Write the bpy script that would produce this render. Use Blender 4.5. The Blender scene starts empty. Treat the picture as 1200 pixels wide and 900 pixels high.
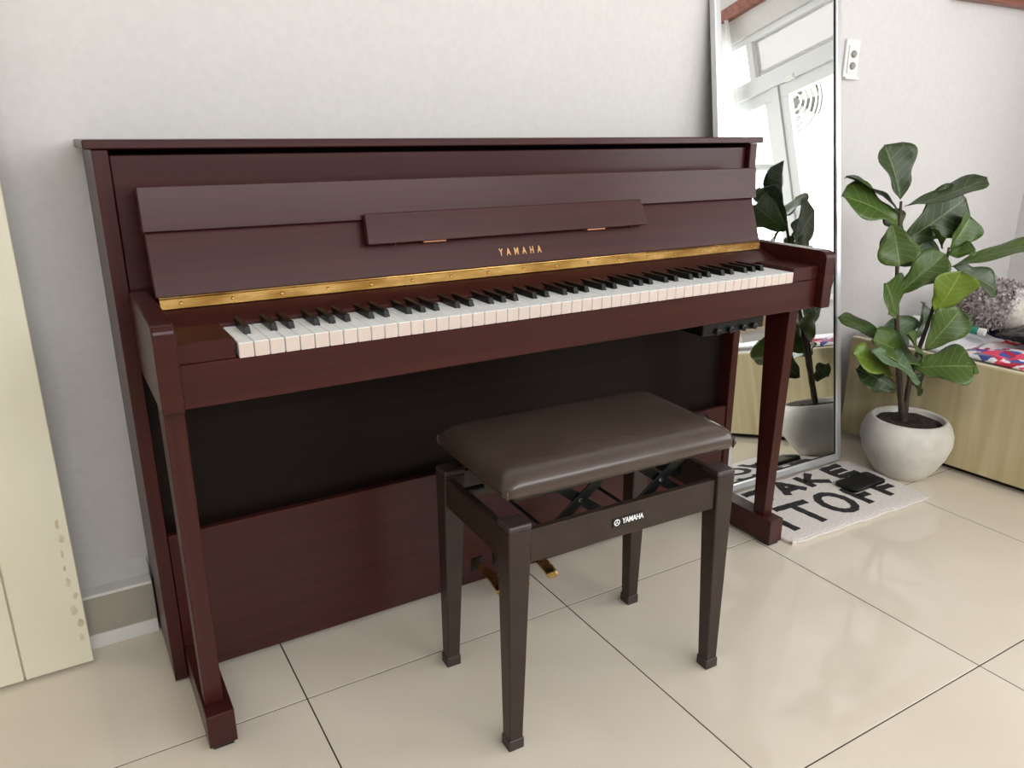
import bpy, bmesh, math, random
from mathutils import Vector, Matrix, noise
PI = math.pi
scene = bpy.context.scene
col = scene.collection
random.seed(7)

# ------------------------------------------------------------------ camera
FPX, YAW, PITCH, ROLL = 911.056, 0.534607, 0.311231, -0.001022
CAM = Vector((-0.83277, -1.18375, 1.04179))
fwd = Vector((math.sin(YAW)*math.cos(PITCH), math.cos(YAW)*math.cos(PITCH), -math.sin(PITCH)))
right = Vector((math.cos(YAW), -math.sin(YAW), 0)); up0 = right.cross(fwd)
rgt = right*math.cos(ROLL) + up0*math.sin(ROLL); upv = -right*math.sin(ROLL) + up0*math.cos(ROLL)
cd = bpy.data.cameras.new('camera'); cam = bpy.data.objects.new('camera', cd); col.objects.link(cam)
cd.sensor_width = 36; cd.lens = FPX/1200*36; cd.clip_start = 0.02
M = Matrix((rgt, upv, -fwd)).transposed().to_4x4(); M.translation = CAM
cam.matrix_world = M
scene.camera = cam

# ------------------------------------------------------------------ daylight (overcast sky), exposure
world = bpy.data.worlds.new('world'); scene.world = world; world.use_nodes = True
bg = world.node_tree.nodes['Background']
bg.inputs[0].default_value = (0.97, 0.985, 1.0, 1); bg.inputs[1].default_value = 8.9
scene.view_settings.view_transform = 'Standard'; scene.view_settings.look = 'None'
scene.view_settings.gamma = 1.0; scene.view_settings.exposure = 0.0
scene.view_settings.use_curve_mapping = False
scene.cycles.caustics_reflective = False
# window openings: right wall (seen in the mirror) and the wall behind the camera
WX, WY0, WY1, WZ0, WZ1 = 2.60, -2.65, -0.42, 0.56, 2.02          # right wall window
FX0, FX1, FZ0, FZ1, FY = -1.75, 2.20, 1.35, 2.35, -3.0            # front wall window
BY = 0.545                                                        # back wall
def portal(name, loc, rot, sx, sy):
    l = bpy.data.lights.new(name, 'AREA'); l.shape = 'RECTANGLE'; l.size = sx; l.size_y = sy
    l.cycles.is_portal = True
    o = bpy.data.objects.new(name, l); col.objects.link(o); o.location = loc; o.rotation_euler = rot
portal('window_portal_side', (WX+0.06, (WY0+WY1)/2, (WZ0+WZ1)/2), (0, PI/2, 0), WZ1-WZ0, WY1-WY0)
portal('window_portal_front', ((FX0+FX1)/2, FY-0.06, (FZ0+FZ1)/2), (PI/2, 0, 0), FX1-FX0, FZ1-FZ0)

# ------------------------------------------------------------------ material helpers
def lin(c):
    return tuple(((v/255)/12.92 if v/255 <= 0.04045 else ((v/255+0.055)/1.055)**2.4) for v in c) + (1,)
def mat(name, rgb, rough=0.5, metal=0.0, spec=0.5, coat=0.0, raw=False):
    m = bpy.data.materials.new(name); m.use_nodes = True
    b = m.node_tree.nodes['Principled BSDF']
    b.inputs['Base Color'].default_value = tuple(rgb)+(1,) if raw else lin(rgb)
    b.inputs['Roughness'].default_value = rough; b.inputs['Metallic'].default_value = metal
    b.inputs['Specular IOR Level'].default_value = spec; b.inputs['Coat Weight'].default_value = coat
    return m
def vary(m, rgb1, rgb2, scale=(5,5,5), nscale=1.0, detail=4, bump=0.0, bumpdist=0.002, lo=0.35, hi=0.65, coords='Object', rough=None):
    nt = m.node_tree; N = nt.nodes; L = nt.links; b = N['Principled BSDF']
    tc = N.new('ShaderNodeTexCoord'); mp = N.new('ShaderNodeMapping'); mp.inputs['Scale'].default_value = scale
    L.new(tc.outputs[coords], mp.inputs['Vector'])
    nz = N.new('ShaderNodeTexNoise'); nz.inputs['Scale'].default_value = nscale; nz.inputs['Detail'].default_value = detail
    L.new(mp.outputs[0], nz.inputs['Vector'])
    rp = N.new('ShaderNodeValToRGB'); rp.color_ramp.elements[0].color = lin(rgb1); rp.color_ramp.elements[1].color = lin(rgb2)
    rp.color_ramp.elements[0].position = lo; rp.color_ramp.elements[1].position = hi
    L.new(nz.outputs['Fac'], rp.inputs[0]); L.new(rp.outputs[0], b.inputs['Base Color'])
    if bump:
        bp = N.new('ShaderNodeBump'); bp.inputs['Strength'].default_value = bump; bp.inputs['Distance'].default_value = bumpdist
        L.new(nz.outputs['Fac'], bp.inputs['Height']); L.new(bp.outputs[0], b.inputs['Normal'])
    if rough:
        mr = N.new('ShaderNodeMapRange'); mr.inputs['To Min'].default_value = rough[0]; mr.inputs['To Max'].default_value = rough[1]
        L.new(nz.outputs['Fac'], mr.inputs['Value']); L.new(mr.outputs[0], b.inputs['Roughness'])
    return m
MT = {}
def make_film():
    m = bpy.data.materials.new('frosted_film_glass'); m.use_nodes = True
    nt = m.node_tree; N = nt.nodes; L = nt.links
    for n in list(N): N.remove(n)
    o = N.new('ShaderNodeOutputMaterial'); t = N.new('ShaderNodeBsdfTransparent'); t.inputs[0].default_value = (0.40,0.385,0.375,1)
    g = N.new('ShaderNodeBsdfPrincipled'); g.inputs['Base Color'].default_value = (0.7,0.68,0.67,1); g.inputs['Roughness'].default_value = 0.3
    mx = N.new('ShaderNodeMixShader'); mx.inputs[0].default_value = 0.25
    L.new(t.outputs[0], mx.inputs[1]); L.new(g.outputs[0], mx.inputs[2]); L.new(mx.outputs[0], o.inputs[0])
    return m
MT['wall'] = vary(mat('wall_paint', (214,210,207), 0.75), (212,209,206), (216,213,210), (60,60,60), 1, 3, bump=0.12, bumpdist=0.002)
MT['ceiling'] = mat('ceiling_paint', (225,223,220), 0.8)
MT['tile'] = vary(mat('floor_tile', (196,188,172), 0.06, spec=0.6), (222,211,194), (229,219,203), (3,3,3), 1, 5, rough=(0.03,0.08))
MT['grout'] = mat('grout', (62,55,48), 0.9)
MT['skirt'] = mat('skirting_tile', (168,162,148), 0.3)
MT['white'] = mat('white_paint', (232,231,227), 0.35)
MT['door'] = vary(mat('door_paint', (222,217,196), 0.5), (219,213,190), (228,223,204), (4,4,1.2), 1, 5, bump=0.1)
MT['dirt'] = vary(mat('door_wear', (180,165,135), 0.8), (188,172,138), (214,206,182), (30,30,12), 1, 6, lo=0.4, hi=0.6)
MT['veneer_h'] = vary(mat('mahogany_horizontal', (58,22,19), 0.31, spec=0.28), (53,18,16), (63,25,21), (1.5,40,90), 1, 4, bump=0.05, bumpdist=0.001, rough=(0.27,0.34))
MT['veneer_v'] = vary(mat('mahogany_vertical', (58,22,19), 0.31, spec=0.28), (53,18,16), (63,25,21), (90,60,1.5), 1, 4, bump=0.05, bumpdist=0.001, rough=(0.30,0.38))
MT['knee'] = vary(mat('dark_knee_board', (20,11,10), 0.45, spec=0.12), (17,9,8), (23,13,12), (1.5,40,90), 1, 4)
MT['dark_gap'] = mat('dark_interior', (16,11,11), 0.8)
MT['brass'] = vary(mat('brass', (190,150,86), 0.25, 1.0), (168,128,68), (214,176,110), (14,30,60), 1, 3, rough=(0.18,0.34))
MT['gold'] = mat('gold_print', (196,152,98), 0.4, 0.6)
MT['copper'] = mat('hinge_copper', (205,150,120), 0.3, 0.9)
MT['ivory'] = mat('white_key_plastic', (247,250,250), 0.2)
MT['black_key'] = mat('black_key_plastic', (9,9,10), 0.35, spec=0.3)
MT['key_front'] = mat('key_front_plastic', (206,190,180), 0.4)
MT['black'] = mat('black_plastic', (10,10,11), 0.35, spec=0.35)
MT['rubber'] = mat('black_rubber', (12,12,12), 0.7)
MT['steel'] = mat('steel', (190,190,190), 0.25, 1.0)
MT['stool'] = vary(mat('stool_paint', (50,38,31), 0.36, spec=0.3), (47,35,29), (53,41,33), (30,30,30), 1, 3)
MT['foot'] = mat('stool_foot_rubber', (52,42,38), 0.5)
MT['cap'] = mat('stool_corner_cap', (58,46,44), 0.4)
MT['vinyl'] = vary(mat('brown_vinyl', (68,56,49), 0.33), (66,54,47), (71,59,52), (9,9,9), 1, 2, rough=(0.23,0.29))
MT['metal_dark'] = mat('blackened_metal', (22,24,23), 0.35, 0.4)
MT['frame'] = mat('mirror_frame', (218,220,222), 0.28, 0.55)
MT['mirror'] = mat('mirror_glass', (244,247,245), 0.0, 1.0)
MT['mat_pile'] = vary(mat('bath_mat_white', (226,219,214), 0.95), (216,208,202), (234,228,223), (160,160,160), 1, 3, bump=0.6, bumpdist=0.004)
MT['mat_black'] = vary(mat('bath_mat_black', (26,25,26), 0.95), (18,18,19), (44,42,43), (160,160,160), 1, 3, bump=0.6, bumpdist=0.004)
MT['pot'] = vary(mat('white_pot', (212,208,200), 0.5), (190,186,178), (220,216,208), (7,7,7), 1, 5, lo=0.3, hi=0.55, bump=0.05)
MT['soil'] = vary(mat('soil', (40,28,22), 0.95), (22,15,12), (62,44,36), (70,70,70), 1, 5, bump=1.0, bumpdist=0.01)
MT['stem'] = vary(mat('plant_stem', (62,48,36), 0.8), (44,34,26), (82,64,48), (40,40,14), 1, 5, bump=0.5)
MT['oak'] = vary(mat('pale_laminate', (190,176,136), 0.42), (176,160,118), (206,194,158), (60,22,1.6), 1, 4, lo=0.3, hi=0.7)
MT['edge'] = mat('laminate_edge', (214,203,172), 0.45)
MT['fur'] = vary(mat('grey_fur', (120,110,110), 0.95), (118,106,108), (214,204,200), (90,90,90), 1, 3)
MT['fur_white'] = vary(mat('white_plush', (208,198,188), 0.95), (196,185,175), (222,214,204), (60,60,60), 1, 3, bump=0.5)
MT['fur_pink'] = mat('pink_plush', (206,174,160), 0.9)
MT['bag'] = mat('black_bag_plastic', (14,14,15), 0.22)
MT['green'] = mat('teal_label', (40,140,120), 0.4)
MT['sheet'] = vary(mat('white_sheet', (226,224,228), 0.9), (214,212,220), (234,233,235), (8,8,8), 1, 3)
MT['navy'] = mat('navy_cloth', (30,42,92), 0.9)
MT['redwood'] = vary(mat('reddish_wood', (132,78,62), 0.45), (116,66,52), (150,94,76), (2,30,30), 1, 4)
MT['pvc'] = mat('white_window_frame', (224,226,226), 0.35)
MT['card'] = mat('cardboard', (204,170,128), 0.8)
MT['orange'] = mat('orange_box', (206,104,66), 0.6)
MT['slate'] = mat('slate_cloth', (74,76,84), 0.9)
MT['film'] = make_film()
MT['outside_dark'] = mat('dark_grille', (70,69,64), 0.6)
MT['outside'] = mat('pale_render', (225,225,222), 0.9)
MT['grille'] = mat('grille_grey', (150,150,140), 0.6)

def make_glass():
    m = bpy.data.materials.new('window_glass'); m.use_nodes = True
    nt = m.node_tree; N = nt.nodes; L = nt.links
    for n in list(N): N.remove(n)
    o = N.new('ShaderNodeOutputMaterial'); t = N.new('ShaderNodeBsdfTransparent'); g = N.new('ShaderNodeBsdfGlossy')
    g.inputs['Roughness'].default_value = 0.02; mx = N.new('ShaderNodeMixShader'); mx.inputs[0].default_value = 0.06
    L.new(t.outputs[0], mx.inputs[1]); L.new(g.outputs[0], mx.inputs[2]); L.new(mx.outputs[0], o.inputs[0])
    return m
MT['glass'] = make_glass()
def make_curtain():
    m = mat('sheer_curtain', (236,235,232), 0.9); nt = m.node_tree; N = nt.nodes; L = nt.links
    t = N.new('ShaderNodeBsdfTranslucent'); t.inputs[0].default_value = (0.85,0.85,0.84,1)
    mx = N.new('ShaderNodeMixShader'); mx.inputs[0].default_value = 0.45
    L.new(N['Principled BSDF'].outputs[0], mx.inputs[1]); L.new(t.outputs[0], mx.inputs[2]); L.new(mx.outputs[0], N['Material Output'].inputs[0])
    return m
MT['curtain'] = make_curtain()
def make_leaf(name, c1, c2, vein):
    """leaf blade: u runs base to tip, v across (-1..1); pale midrib and side veins"""
    m = mat(name, c1, 0.36); nt = m.node_tree; N = nt.nodes; L = nt.links; b = N['Principled BSDF']
    uv = N.new('ShaderNodeTexCoord'); sp = N.new('ShaderNodeSeparateXYZ'); L.new(uv.outputs['UV'], sp.inputs[0])
    def mth(op, a, b2=None, c=None):
        n = N.new('ShaderNodeMath'); n.operation = op
        for i, v in enumerate((a, b2, c)):
            if v is None: continue
            if isinstance(v, (int, float)): n.inputs[i].default_value = v
            else: L.new(v, n.inputs[i])
        return n.outputs[0]
    av = mth('ABSOLUTE', mth('SUBTRACT', sp.outputs[1], 0.5))          # 0..0.5
    mid = mth('LESS_THAN', av, 0.018)
    ph = mth('FRACT', mth('MULTIPLY', mth('SUBTRACT', sp.outputs[0], mth('MULTIPLY', av, 0.45)), 7.0))
    side = mth('LESS_THAN', ph, 0.075)
    vv = mth('MAXIMUM', mid, mth('MULTIPLY', side, 0.75))
    nz = N.new('ShaderNodeTexNoise'); nz.inputs['Scale'].default_value = 9; L.new(uv.outputs['Object'], nz.inputs['Vector'])
    mx = N.new('ShaderNodeMixRGB'); mx.inputs[1].default_value = lin(c1); mx.inputs[2].default_value = lin(c2); L.new(nz.outputs['Fac'], mx.inputs[0])
    m2 = N.new('ShaderNodeMixRGB'); m2.inputs[2].default_value = lin(vein); L.new(mx.outputs[0], m2.inputs[1]); L.new(mth('MULTIPLY', vv, 0.6), m2.inputs[0])
    L.new(m2.outputs[0], b.inputs['Base Color'])
    bp = N.new('ShaderNodeBump'); bp.inputs['Strength'].default_value = 0.25; bp.inputs['Distance'].default_value = 0.002
    L.new(vv, bp.inputs['Height']); bp.invert = True; L.new(bp.outputs[0], b.inputs['Normal'])
    t = N.new('ShaderNodeBsdfTranslucent'); L.new(m2.outputs[0], t.inputs[0])
    ms = N.new('ShaderNodeMixShader'); ms.inputs[0].default_value = 0.22
    L.new(b.outputs[0], ms.inputs[1]); L.new(t.outputs[0], ms.inputs[2]); L.new(ms.outputs[0], N['Material Output'].inputs[0])
    return m
MT['leaf_dark'] = make_leaf('leaf_dark', (46,66,32), (64,84,44), (140,154,104))
MT['leaf_mid'] = make_leaf('leaf_mid', (66,92,34), (86,112,48), (150,166,100))
MT['leaf_bright'] = make_leaf('leaf_bright', (98,124,34), (116,140,46), (162,178,92))
MT['leaf_grey'] = make_leaf('leaf_grey', (84,108,74), (106,130,94), (184,198,170))
def make_quilt():
    m = mat('patterned_quilt', (200,60,80), 0.9); nt = m.node_tree; N = nt.nodes; L = nt.links
    tc = N.new('ShaderNodeTexCoord'); mp = N.new('ShaderNodeMapping'); mp.inputs['Scale'].default_value = (25,25,0); mp.inputs['Rotation'].default_value = (0,0,0.5)
    L.new(tc.outputs['Object'], mp.inputs[0])
    vo = N.new('ShaderNodeTexVoronoi'); vo.distance = 'MANHATTAN'; vo.inputs['Scale'].default_value = 1.0; L.new(mp.outputs[0], vo.inputs['Vector'])
    sp = N.new('ShaderNodeSeparateColor'); L.new(vo.outputs['Color'], sp.inputs[0])
    rp = N.new('ShaderNodeValToRGB'); rp.color_ramp.interpolation = 'CONSTANT'
    cs = [(0,(232,228,232)),(0.2,(196,40,66)),(0.42,(70,78,150)),(0.58,(232,210,212)),(0.7,(214,70,96)),(0.84,(120,116,150)),(0.93,(168,30,60))]
    e = rp.color_ramp.elements
    while len(e) < len(cs): e.new(0.5)
    for i, (p, c) in enumerate(cs): e[i].position = p; e[i].color = lin(c)
    L.new(sp.outputs[0], rp.inputs[0]); L.new(rp.outputs[0], N['Principled BSDF'].inputs['Base Color'])
    return m
MT['quilt'] = make_quilt()

# ------------------------------------------------------------------ mesh helpers
def finish(name, bm, m, parent=None, off=None, smooth=False, bevel=0.0, seg=1):
    if bevel: bmesh.ops.bevel(bm, geom=bm.edges[:], offset=bevel, segments=seg, profile=0.5, affect='EDGES', clamp_overlap=True)
    bmesh.ops.recalc_face_normals(bm, faces=bm.faces[:])
    if off is not None: bmesh.ops.translate(bm, verts=bm.verts[:], vec=-Vector(off))
    me = bpy.data.meshes.new(name); bm.to_mesh(me); bm.free()
    me.materials.append(MT[m] if isinstance(m, str) else m)
    if smooth: me.polygons.foreach_set('use_smooth', [True]*len(me.polygons))
    o = bpy.data.objects.new(name, me); col.objects.link(o)
    if parent: o.parent = parent
    return o
def tag(o, label=None, cat=None, group=None, kind=None):
    if label: o['label'] = label
    if cat: o['category'] = cat
    if group: o['group'] = group
    if kind: o['kind'] = kind
    return o
def thing(name, label, cat, loc=(0,0,0), rz=0.0, group=None):
    o = bpy.data.objects.new(name, None); o.empty_display_size = 0.05; col.objects.link(o)
    o.location = loc; o.rotation_euler = (0,0,rz); return tag(o, label, cat, group)
def bx(bm, x0, x1, y0, y1, z0, z1):
    v = [bm.verts.new(c) for c in ((x0,y0,z0),(x1,y0,z0),(x1,y1,z0),(x0,y1,z0),(x0,y0,z1),(x1,y0,z1),(x1,y1,z1),(x0,y1,z1))]
    for f in ((0,3,2,1),(4,5,6,7),(0,1,5,4),(1,2,6,5),(2,3,7,6),(3,0,4,7)): bm.faces.new([v[i] for i in f])
    return bm
def box(x0, x1, y0, y1, z0, z1): return bx(bmesh.new(), x0, x1, y0, y1, z0, z1)
def hexa(bm, bot, top):
    """bot/top: four (x,y,z) corners each, same order"""
    v = [bm.verts.new(c) for c in bot+top]
    for f in ((3,2,1,0),(4,5,6,7),(0,1,5,4),(1,2,6,5),(2,3,7,6),(3,0,4,7)): bm.faces.new([v[i] for i in f])
    return bm
def prism_x(bm, prof, x0, x1):
    """profile list of (y,z) extruded along x"""
    a = [bm.verts.new((x0,y,z)) for y, z in prof]; b = [bm.verts.new((x1,y,z)) for y, z in prof]; n = len(prof)
    bm.faces.new(a); bm.faces.new(b[::-1])
    for i in range(n): bm.faces.new((a[i], b[i], b[(i+1)%n], a[(i+1)%n]))
    return bm
def prism_z(bm, poly, z0, z1):
    a = [bm.verts.new((x,y,z0)) for x, y in poly]; b = [bm.verts.new((x,y,z1)) for x, y in poly]; n = len(poly)
    bm.faces.new(a[::-1]); bm.faces.new(b)
    for i in range(n): bm.faces.new((a[i], a[(i+1)%n], b[(i+1)%n], b[i]))
    return bm
def lathe(bm, prof, n=40, c=(0,0,0), cap=True):
    rings = []
    for r, z in prof:
        rings.append([bm.verts.new((c[0]+r*math.cos(2*PI*i/n), c[1]+r*math.sin(2*PI*i/n), c[2]+z)) for i in range(n)])
    for a, b in zip(rings, rings[1:]):
        for i in range(n): bm.faces.new((a[i], a[(i+1)%n], b[(i+1)%n], b[i]))
    if cap: bm.faces.new(rings[0][::-1]); bm.faces.new(rings[-1])
    return bm
def tube(bm, pts, rad, n=8, cap=True):
    """pts list of Vector, rad scalar or list"""
    pts = [Vector(p) for p in pts]; rings = []
    if isinstance(rad, (int, float)): rad = [rad]*len(pts)
    u = None
    for i, p in enumerate(pts):
        d = (pts[min(i+1,len(pts)-1)] - pts[max(i-1,0)]).normalized()
        if u is None: u = d.orthogonal().normalized()
        u = (u - d*u.dot(d)).normalized(); w = d.cross(u)
        rings.append([bm.verts.new(p + (u*math.cos(2*PI*k/n) + w*math.sin(2*PI*k/n))*rad[i]) for k in range(n)])
    for a, b in zip(rings, rings[1:]):
        for i in range(n): bm.faces.new((a[i], a[(i+1)%n], b[(i+1)%n], b[i]))
    if cap: bm.faces.new(rings[0][::-1]); bm.faces.new(rings[-1])
    return bm
def rrect(hx, hy, r, n=6):
    pts = []
    for cx, cy, a0 in ((hx-r,hy-r,0),(-hx+r,hy-r,PI/2),(-hx+r,-hy+r,PI),(hx-r,-hy+r,1.5*PI)):
        for k in range(n+1):
            a = a0 + PI/2*k/n; pts.append((cx+r*math.cos(a), cy+r*math.sin(a)))
    return pts
def loft(bm, rings, cap=True):
    R = [[bm.verts.new(p) for p in r] for r in rings]; n = len(R[0])
    for a, b in zip(R, R[1:]):
        for i in range(n): bm.faces.new((a[i], a[(i+1)%n], b[(i+1)%n], b[i]))
    if cap: bm.faces.new(R[0][::-1]); bm.faces.new(R[-1])
    return bm
def text_mesh(body, size, extrude=0.0004, spacing=1.0, sx=1.0, offset=0.0):
    c = bpy.data.curves.new('t', 'FONT'); c.body = body; c.size = size; c.extrude = extrude; c.space_character = spacing
    c.align_x = 'CENTER'; c.align_y = 'CENTER'; c.offset = offset; c.resolution_u = 3
    o = bpy.data.objects.new('t', c); col.objects.link(o)
    dg = bpy.context.evaluated_depsgraph_get()
    me = bpy.data.meshes.new_from_object(o.evaluated_get(dg)); bpy.data.objects.remove(o); bpy.data.curves.remove(c)
    me.transform(Matrix.Diagonal((sx,1,1,1)))
    return me
def link_mesh(name, me, m, parent, mw):
    me.materials.clear(); me.materials.append(MT[m]); o = bpy.data.objects.new(name, me); col.objects.link(o); o.parent = parent
    o.matrix_local = mw; return o
def dup(o, parent, loc=None):
    c = o.copy(); col.objects.link(c); c.parent = parent
    if loc is not None: c.location = loc
    return c
def at(px, py, depth):
    """point seen at pixel (px,py) of the 1200x900 frame at the given distance along the view axis"""
    return CAM + (fwd + rgt*((px-600)/FPX) + upv*((450-py)/FPX))*depth

# ================================================================== THE ROOM
RX0, RY0, RZ = -2.30, FY, 2.55
T = 0.60891; TX, TY = 0.06998, 0.09231
floor = tag(finish('floor', box(RX0-0.1, WX+0.1, RY0-0.1, BY+0.1, -0.06, -0.0008), 'grout'), 'polished beige porcelain tile floor with dark joints', kind='structure')
g = 0.0014
tile0 = finish('tile', box(g, T-g, g, T-g, -0.014, 0.0), 'tile', floor, bevel=0.0004)
first = True
for i in range(-4, 5):
    for j in range(-6, 1):
        x, y = TX+i*T, TY+j*T
        if x > WX or x+T < RX0 or y+T < RY0 or y > BY: continue
        if first: tile0.location = (x,y,0); first = False
        else: dup(tile0, floor, (x,y,0))
tag(finish('wall_back', box(RX0-0.1, WX+0.1, BY, BY+0.1, 0, RZ), 'wall'), 'pale grey painted wall behind the piano', kind='structure')
tag(finish('wall_left', box(RX0-0.1, RX0, RY0, BY, 0, RZ), 'wall'), 'pale painted wall on the left', kind='structure')
def wall_with_hole(name, axis, pos, a0, a1, h0, h1, k0, k1, th, label):
    bm = bmesh.new()
    for (u0,u1,z0,z1) in ((a0,h0,0,RZ),(h1,a1,0,RZ),(h0,h1,0,k0),(h0,h1,k1,RZ)):
        if axis == 'x': bx(bm, pos, pos+th, u0, u1, z0, z1)
        else: bx(bm, u0, u1, pos-th, pos, z0, z1)
    return tag(finish(name, bm, 'wall'), label, kind='structure')
wall_with_hole('wall_right', 'x', WX, RY0, BY, WY0, WY1, WZ0, WZ1, 0.12, 'pale painted wall with the window over the bed')
wall_with_hole('wall_front', 'y', FY, RX0, WX, FX0, FX1, FZ0, FZ1, 0.12, 'pale painted wall behind the viewer with a window')
tag(finish('ceiling', box(RX0-0.1, WX+0.1, RY0-0.1, BY+0.1, RZ, RZ+0.08), 'ceiling'), 'plain white ceiling', kind='structure')
# skirting along the back wall
sk = tag(finish('baseboard_back', box(RX0, -0.755, 0.478, BY, 0.032, 0.118), 'skirt'), 'grey tiled skirting with white top edge along the back wall', kind='structure')
finish('top_edge', box(RX0, -0.755, 0.476, 0.511, 0.118, 0.125), 'white', sk, bevel=0.001)
finish('top_fillet', prism_x(bmesh.new(), [(0.511,0.118),(BY,0.118),(BY,0.150),(0.5115,0.125)], RX0, -0.755), 'wall', sk)
finish('bottom_strip', box(RX0, -0.755, 0.474, BY, 0.0, 0.032), 'white', sk, bevel=0.001)

# window in the right wall: transom row above two casements
def bar(parent, name, y0, y1, z0, z1, x0=WX+0.02, x1=WX+0.075, m='pvc'):
    return finish(name, box(x0, x1, y0, y1, z0, z1), m, parent, bevel=0.002)
w1 = bpy.data.objects.new('window_1', None); col.objects.link(w1); w1.location = (0,0,0)
tag(w1, 'white framed window over the bed, reflected in the mirror', kind='structure')
bar(w1, 'frame', WY0, WY1, WZ1-0.035, WZ1); bar(w1, 'frame', WY0, WY1, WZ0, WZ0+0.05)
bar(w1, 'frame', WY0, WY0+0.05, WZ0+0.05, WZ1-0.035); bar(w1, 'frame', WY1-0.05, WY1, WZ0+0.05, WZ1-0.035)
bar(w1, 'transom', WY0+0.05, WY1-0.05, 1.700, 1.785, WX+0.005)
bar(w1, 'transom_mullion', -1.045, -1.00, 1.785, WZ1-0.035)
for (a, b) in ((WY0+0.05, -1.60), (-1.55, -0.915), (-0.865, WY1-0.05)):
    s = bar(w1, 'sash', a, b, 1.635, 1.700, WX+0.03, WX+0.065); bar(w1, 'sash', a, b, WZ0+0.05, WZ0+0.12, WX+0.03, WX+0.065)
    bar(w1, 'sash', a, a+0.055, WZ0+0.12, 1.635, WX+0.03, WX+0.065); bar(w1, 'sash', b-0.055, b, WZ0+0.12, 1.635, WX+0.03, WX+0.065)
    bar(w1, 'pane', a+0.055, b-0.055, WZ0+0.12, 1.635, WX+0.046, WX+0.05, 'glass')
bar(w1, 'mullion', -0.915, -0.865, WZ0+0.05, 1.700); bar(w1, 'mullion', -1.60, -1.55, WZ0+0.05, 1.700)
bar(w1, 'pane', -1.00, WY1-0.05, 1.785, WZ1-0.035, WX+0.046, WX+0.05, 'film'); bar(w1, 'pane', WY0+0.05, -1.045, 1.785, WZ1-0.035, WX+0.046, WX+0.05, 'glass')
finish('latch', box(WX+0.0, WX+0.03, -0.80, -0.74, 1.695, 1.72), 'white', w1, bevel=0.002)
finish('sill', box(WX-0.03, WX+0.08, WY0-0.03, WY1+0.03, WZ0-0.03, WZ0), 'white', w1, bevel=0.003)
w2 = bpy.data.objects.new('window_2', None); col.objects.link(w2); tag(w2, 'white framed window in the wall behind the viewer', kind='structure')
for nm, (a,b,c,d) in (('frame',(FX0,FX1,FZ1-0.05,FZ1)),('frame',(FX0,FX1,FZ0,FZ0+0.05)),('frame',(FX0,FX0+0.05,FZ0+0.05,FZ1-0.05)),('frame',(FX1-0.05,FX1,FZ0+0.05,FZ1-0.05)),('mullion',(0.27,0.33,FZ0+0.05,FZ1-0.05))):
    finish(nm, box(a, b, FY-0.075, FY-0.02, c, d), 'pvc', w2, bevel=0.002)
finish('pane', box(FX0+0.05, 0.27, FY-0.05, FY-0.046, FZ0+0.05, FZ1-0.05), 'glass', w2); finish('pane', box(0.33, FX1-0.05, FY-0.05, FY-0.046, FZ0+0.05, FZ1-0.05), 'glass', w2)
tag(finish('trim_1', box(WX-0.045, WX, RY0+0.02, 0.40, 2.140, 2.205), 'redwood', bevel=0.003), 'reddish brown wooden curtain rail above the window', kind='structure')
tag(finish('trim_2', box(1.90, WX-0.05, BY-0.045, BY, 1.470, 1.545), 'redwood', bevel=0.003), 'reddish brown wooden rail on the wall above the bed', kind='structure')

# door leaf folded back against the wall on the left, made of planks
d1 = tag(thing('door_1', None, None, (-0.886, 0.42, 0.0)), 'cream painted plank door with scuffed edge, standing open at left', kind='structure')
finish('door_core', box(-0.80, -0.002, 0.008, 0.036, 0.010, 2.0), 'door', d1)
xs = [0.0, -0.122, -0.244, -0.366, -0.488, -0.610, -0.732, -0.80]
for a, b in zip(xs, xs[1:]):
    finish('plank', box(b+0.0015, a-0.0015 if a else 0.0, 0.0, 0.010, 0.008, 2.0), 'door', d1, bevel=0.0015)
finish('latch_plate', box(-0.012, -0.006, -0.0015, 0.001, 0.965, 0.995), 'black', d1)
bm = bmesh.new()
random.seed(3)
for k in range(9):      # flaked paint along the door edge
    z = 0.07 + 0.032*k; x = -0.010-0.012*random.random(); w = 0.003+0.005*random.random(); h = 0.008+0.007*random.random()
    poly = [(x+w*math.cos(a)*random.uniform(.5,1), z+h*math.sin(a)*random.uniform(.6,1)) for a in [2*PI*i/11 for i in range(11)]]
    c = bm.verts.new((x, -0.0004, z)); vs = [bm.verts.new((min(px,-0.0005), -0.0004, pz)) for px, pz in poly]
    for i in range(11): bm.faces.new((c, vs[i], vs[(i+1)%11]))
finish('flaked_paint', bm, 'dirt', d1)

# ================================================================== THE PIANO
PO = Vector((0, 0.27, 0))
piano = thing('digital_piano', 'dark mahogany upright digital piano with brass fallboard hinge and full keyboard', 'piano', PO)
def pp(name, bm, m='veneer_h', parent=None, bevel=0.0015, seg=1, smooth=False):
    return finish(name, bm, m, parent or piano, PO if parent is None else None, smooth, bevel, seg)
for s in (-1, 1):
    x0, x1 = sorted((s*0.751, s*0.727))
    pp('side_panel', box(x0, x1, 0.27, 0.532, 0.004, 1.0185), 'veneer_v')
pp('lid', box(-0.763, 0.763, 0.262, 0.534, 1.019, 1.0335), bevel=0.002)
pp('top_panel', box(-0.7255, 0.7255, 0.284, 0.300, 0.70, 1.0095))
pp('back_panel', box(-0.7265, 0.7265, 0.500, 0.515, 0.03, 1.018), 'dark_gap', bevel=0)
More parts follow.
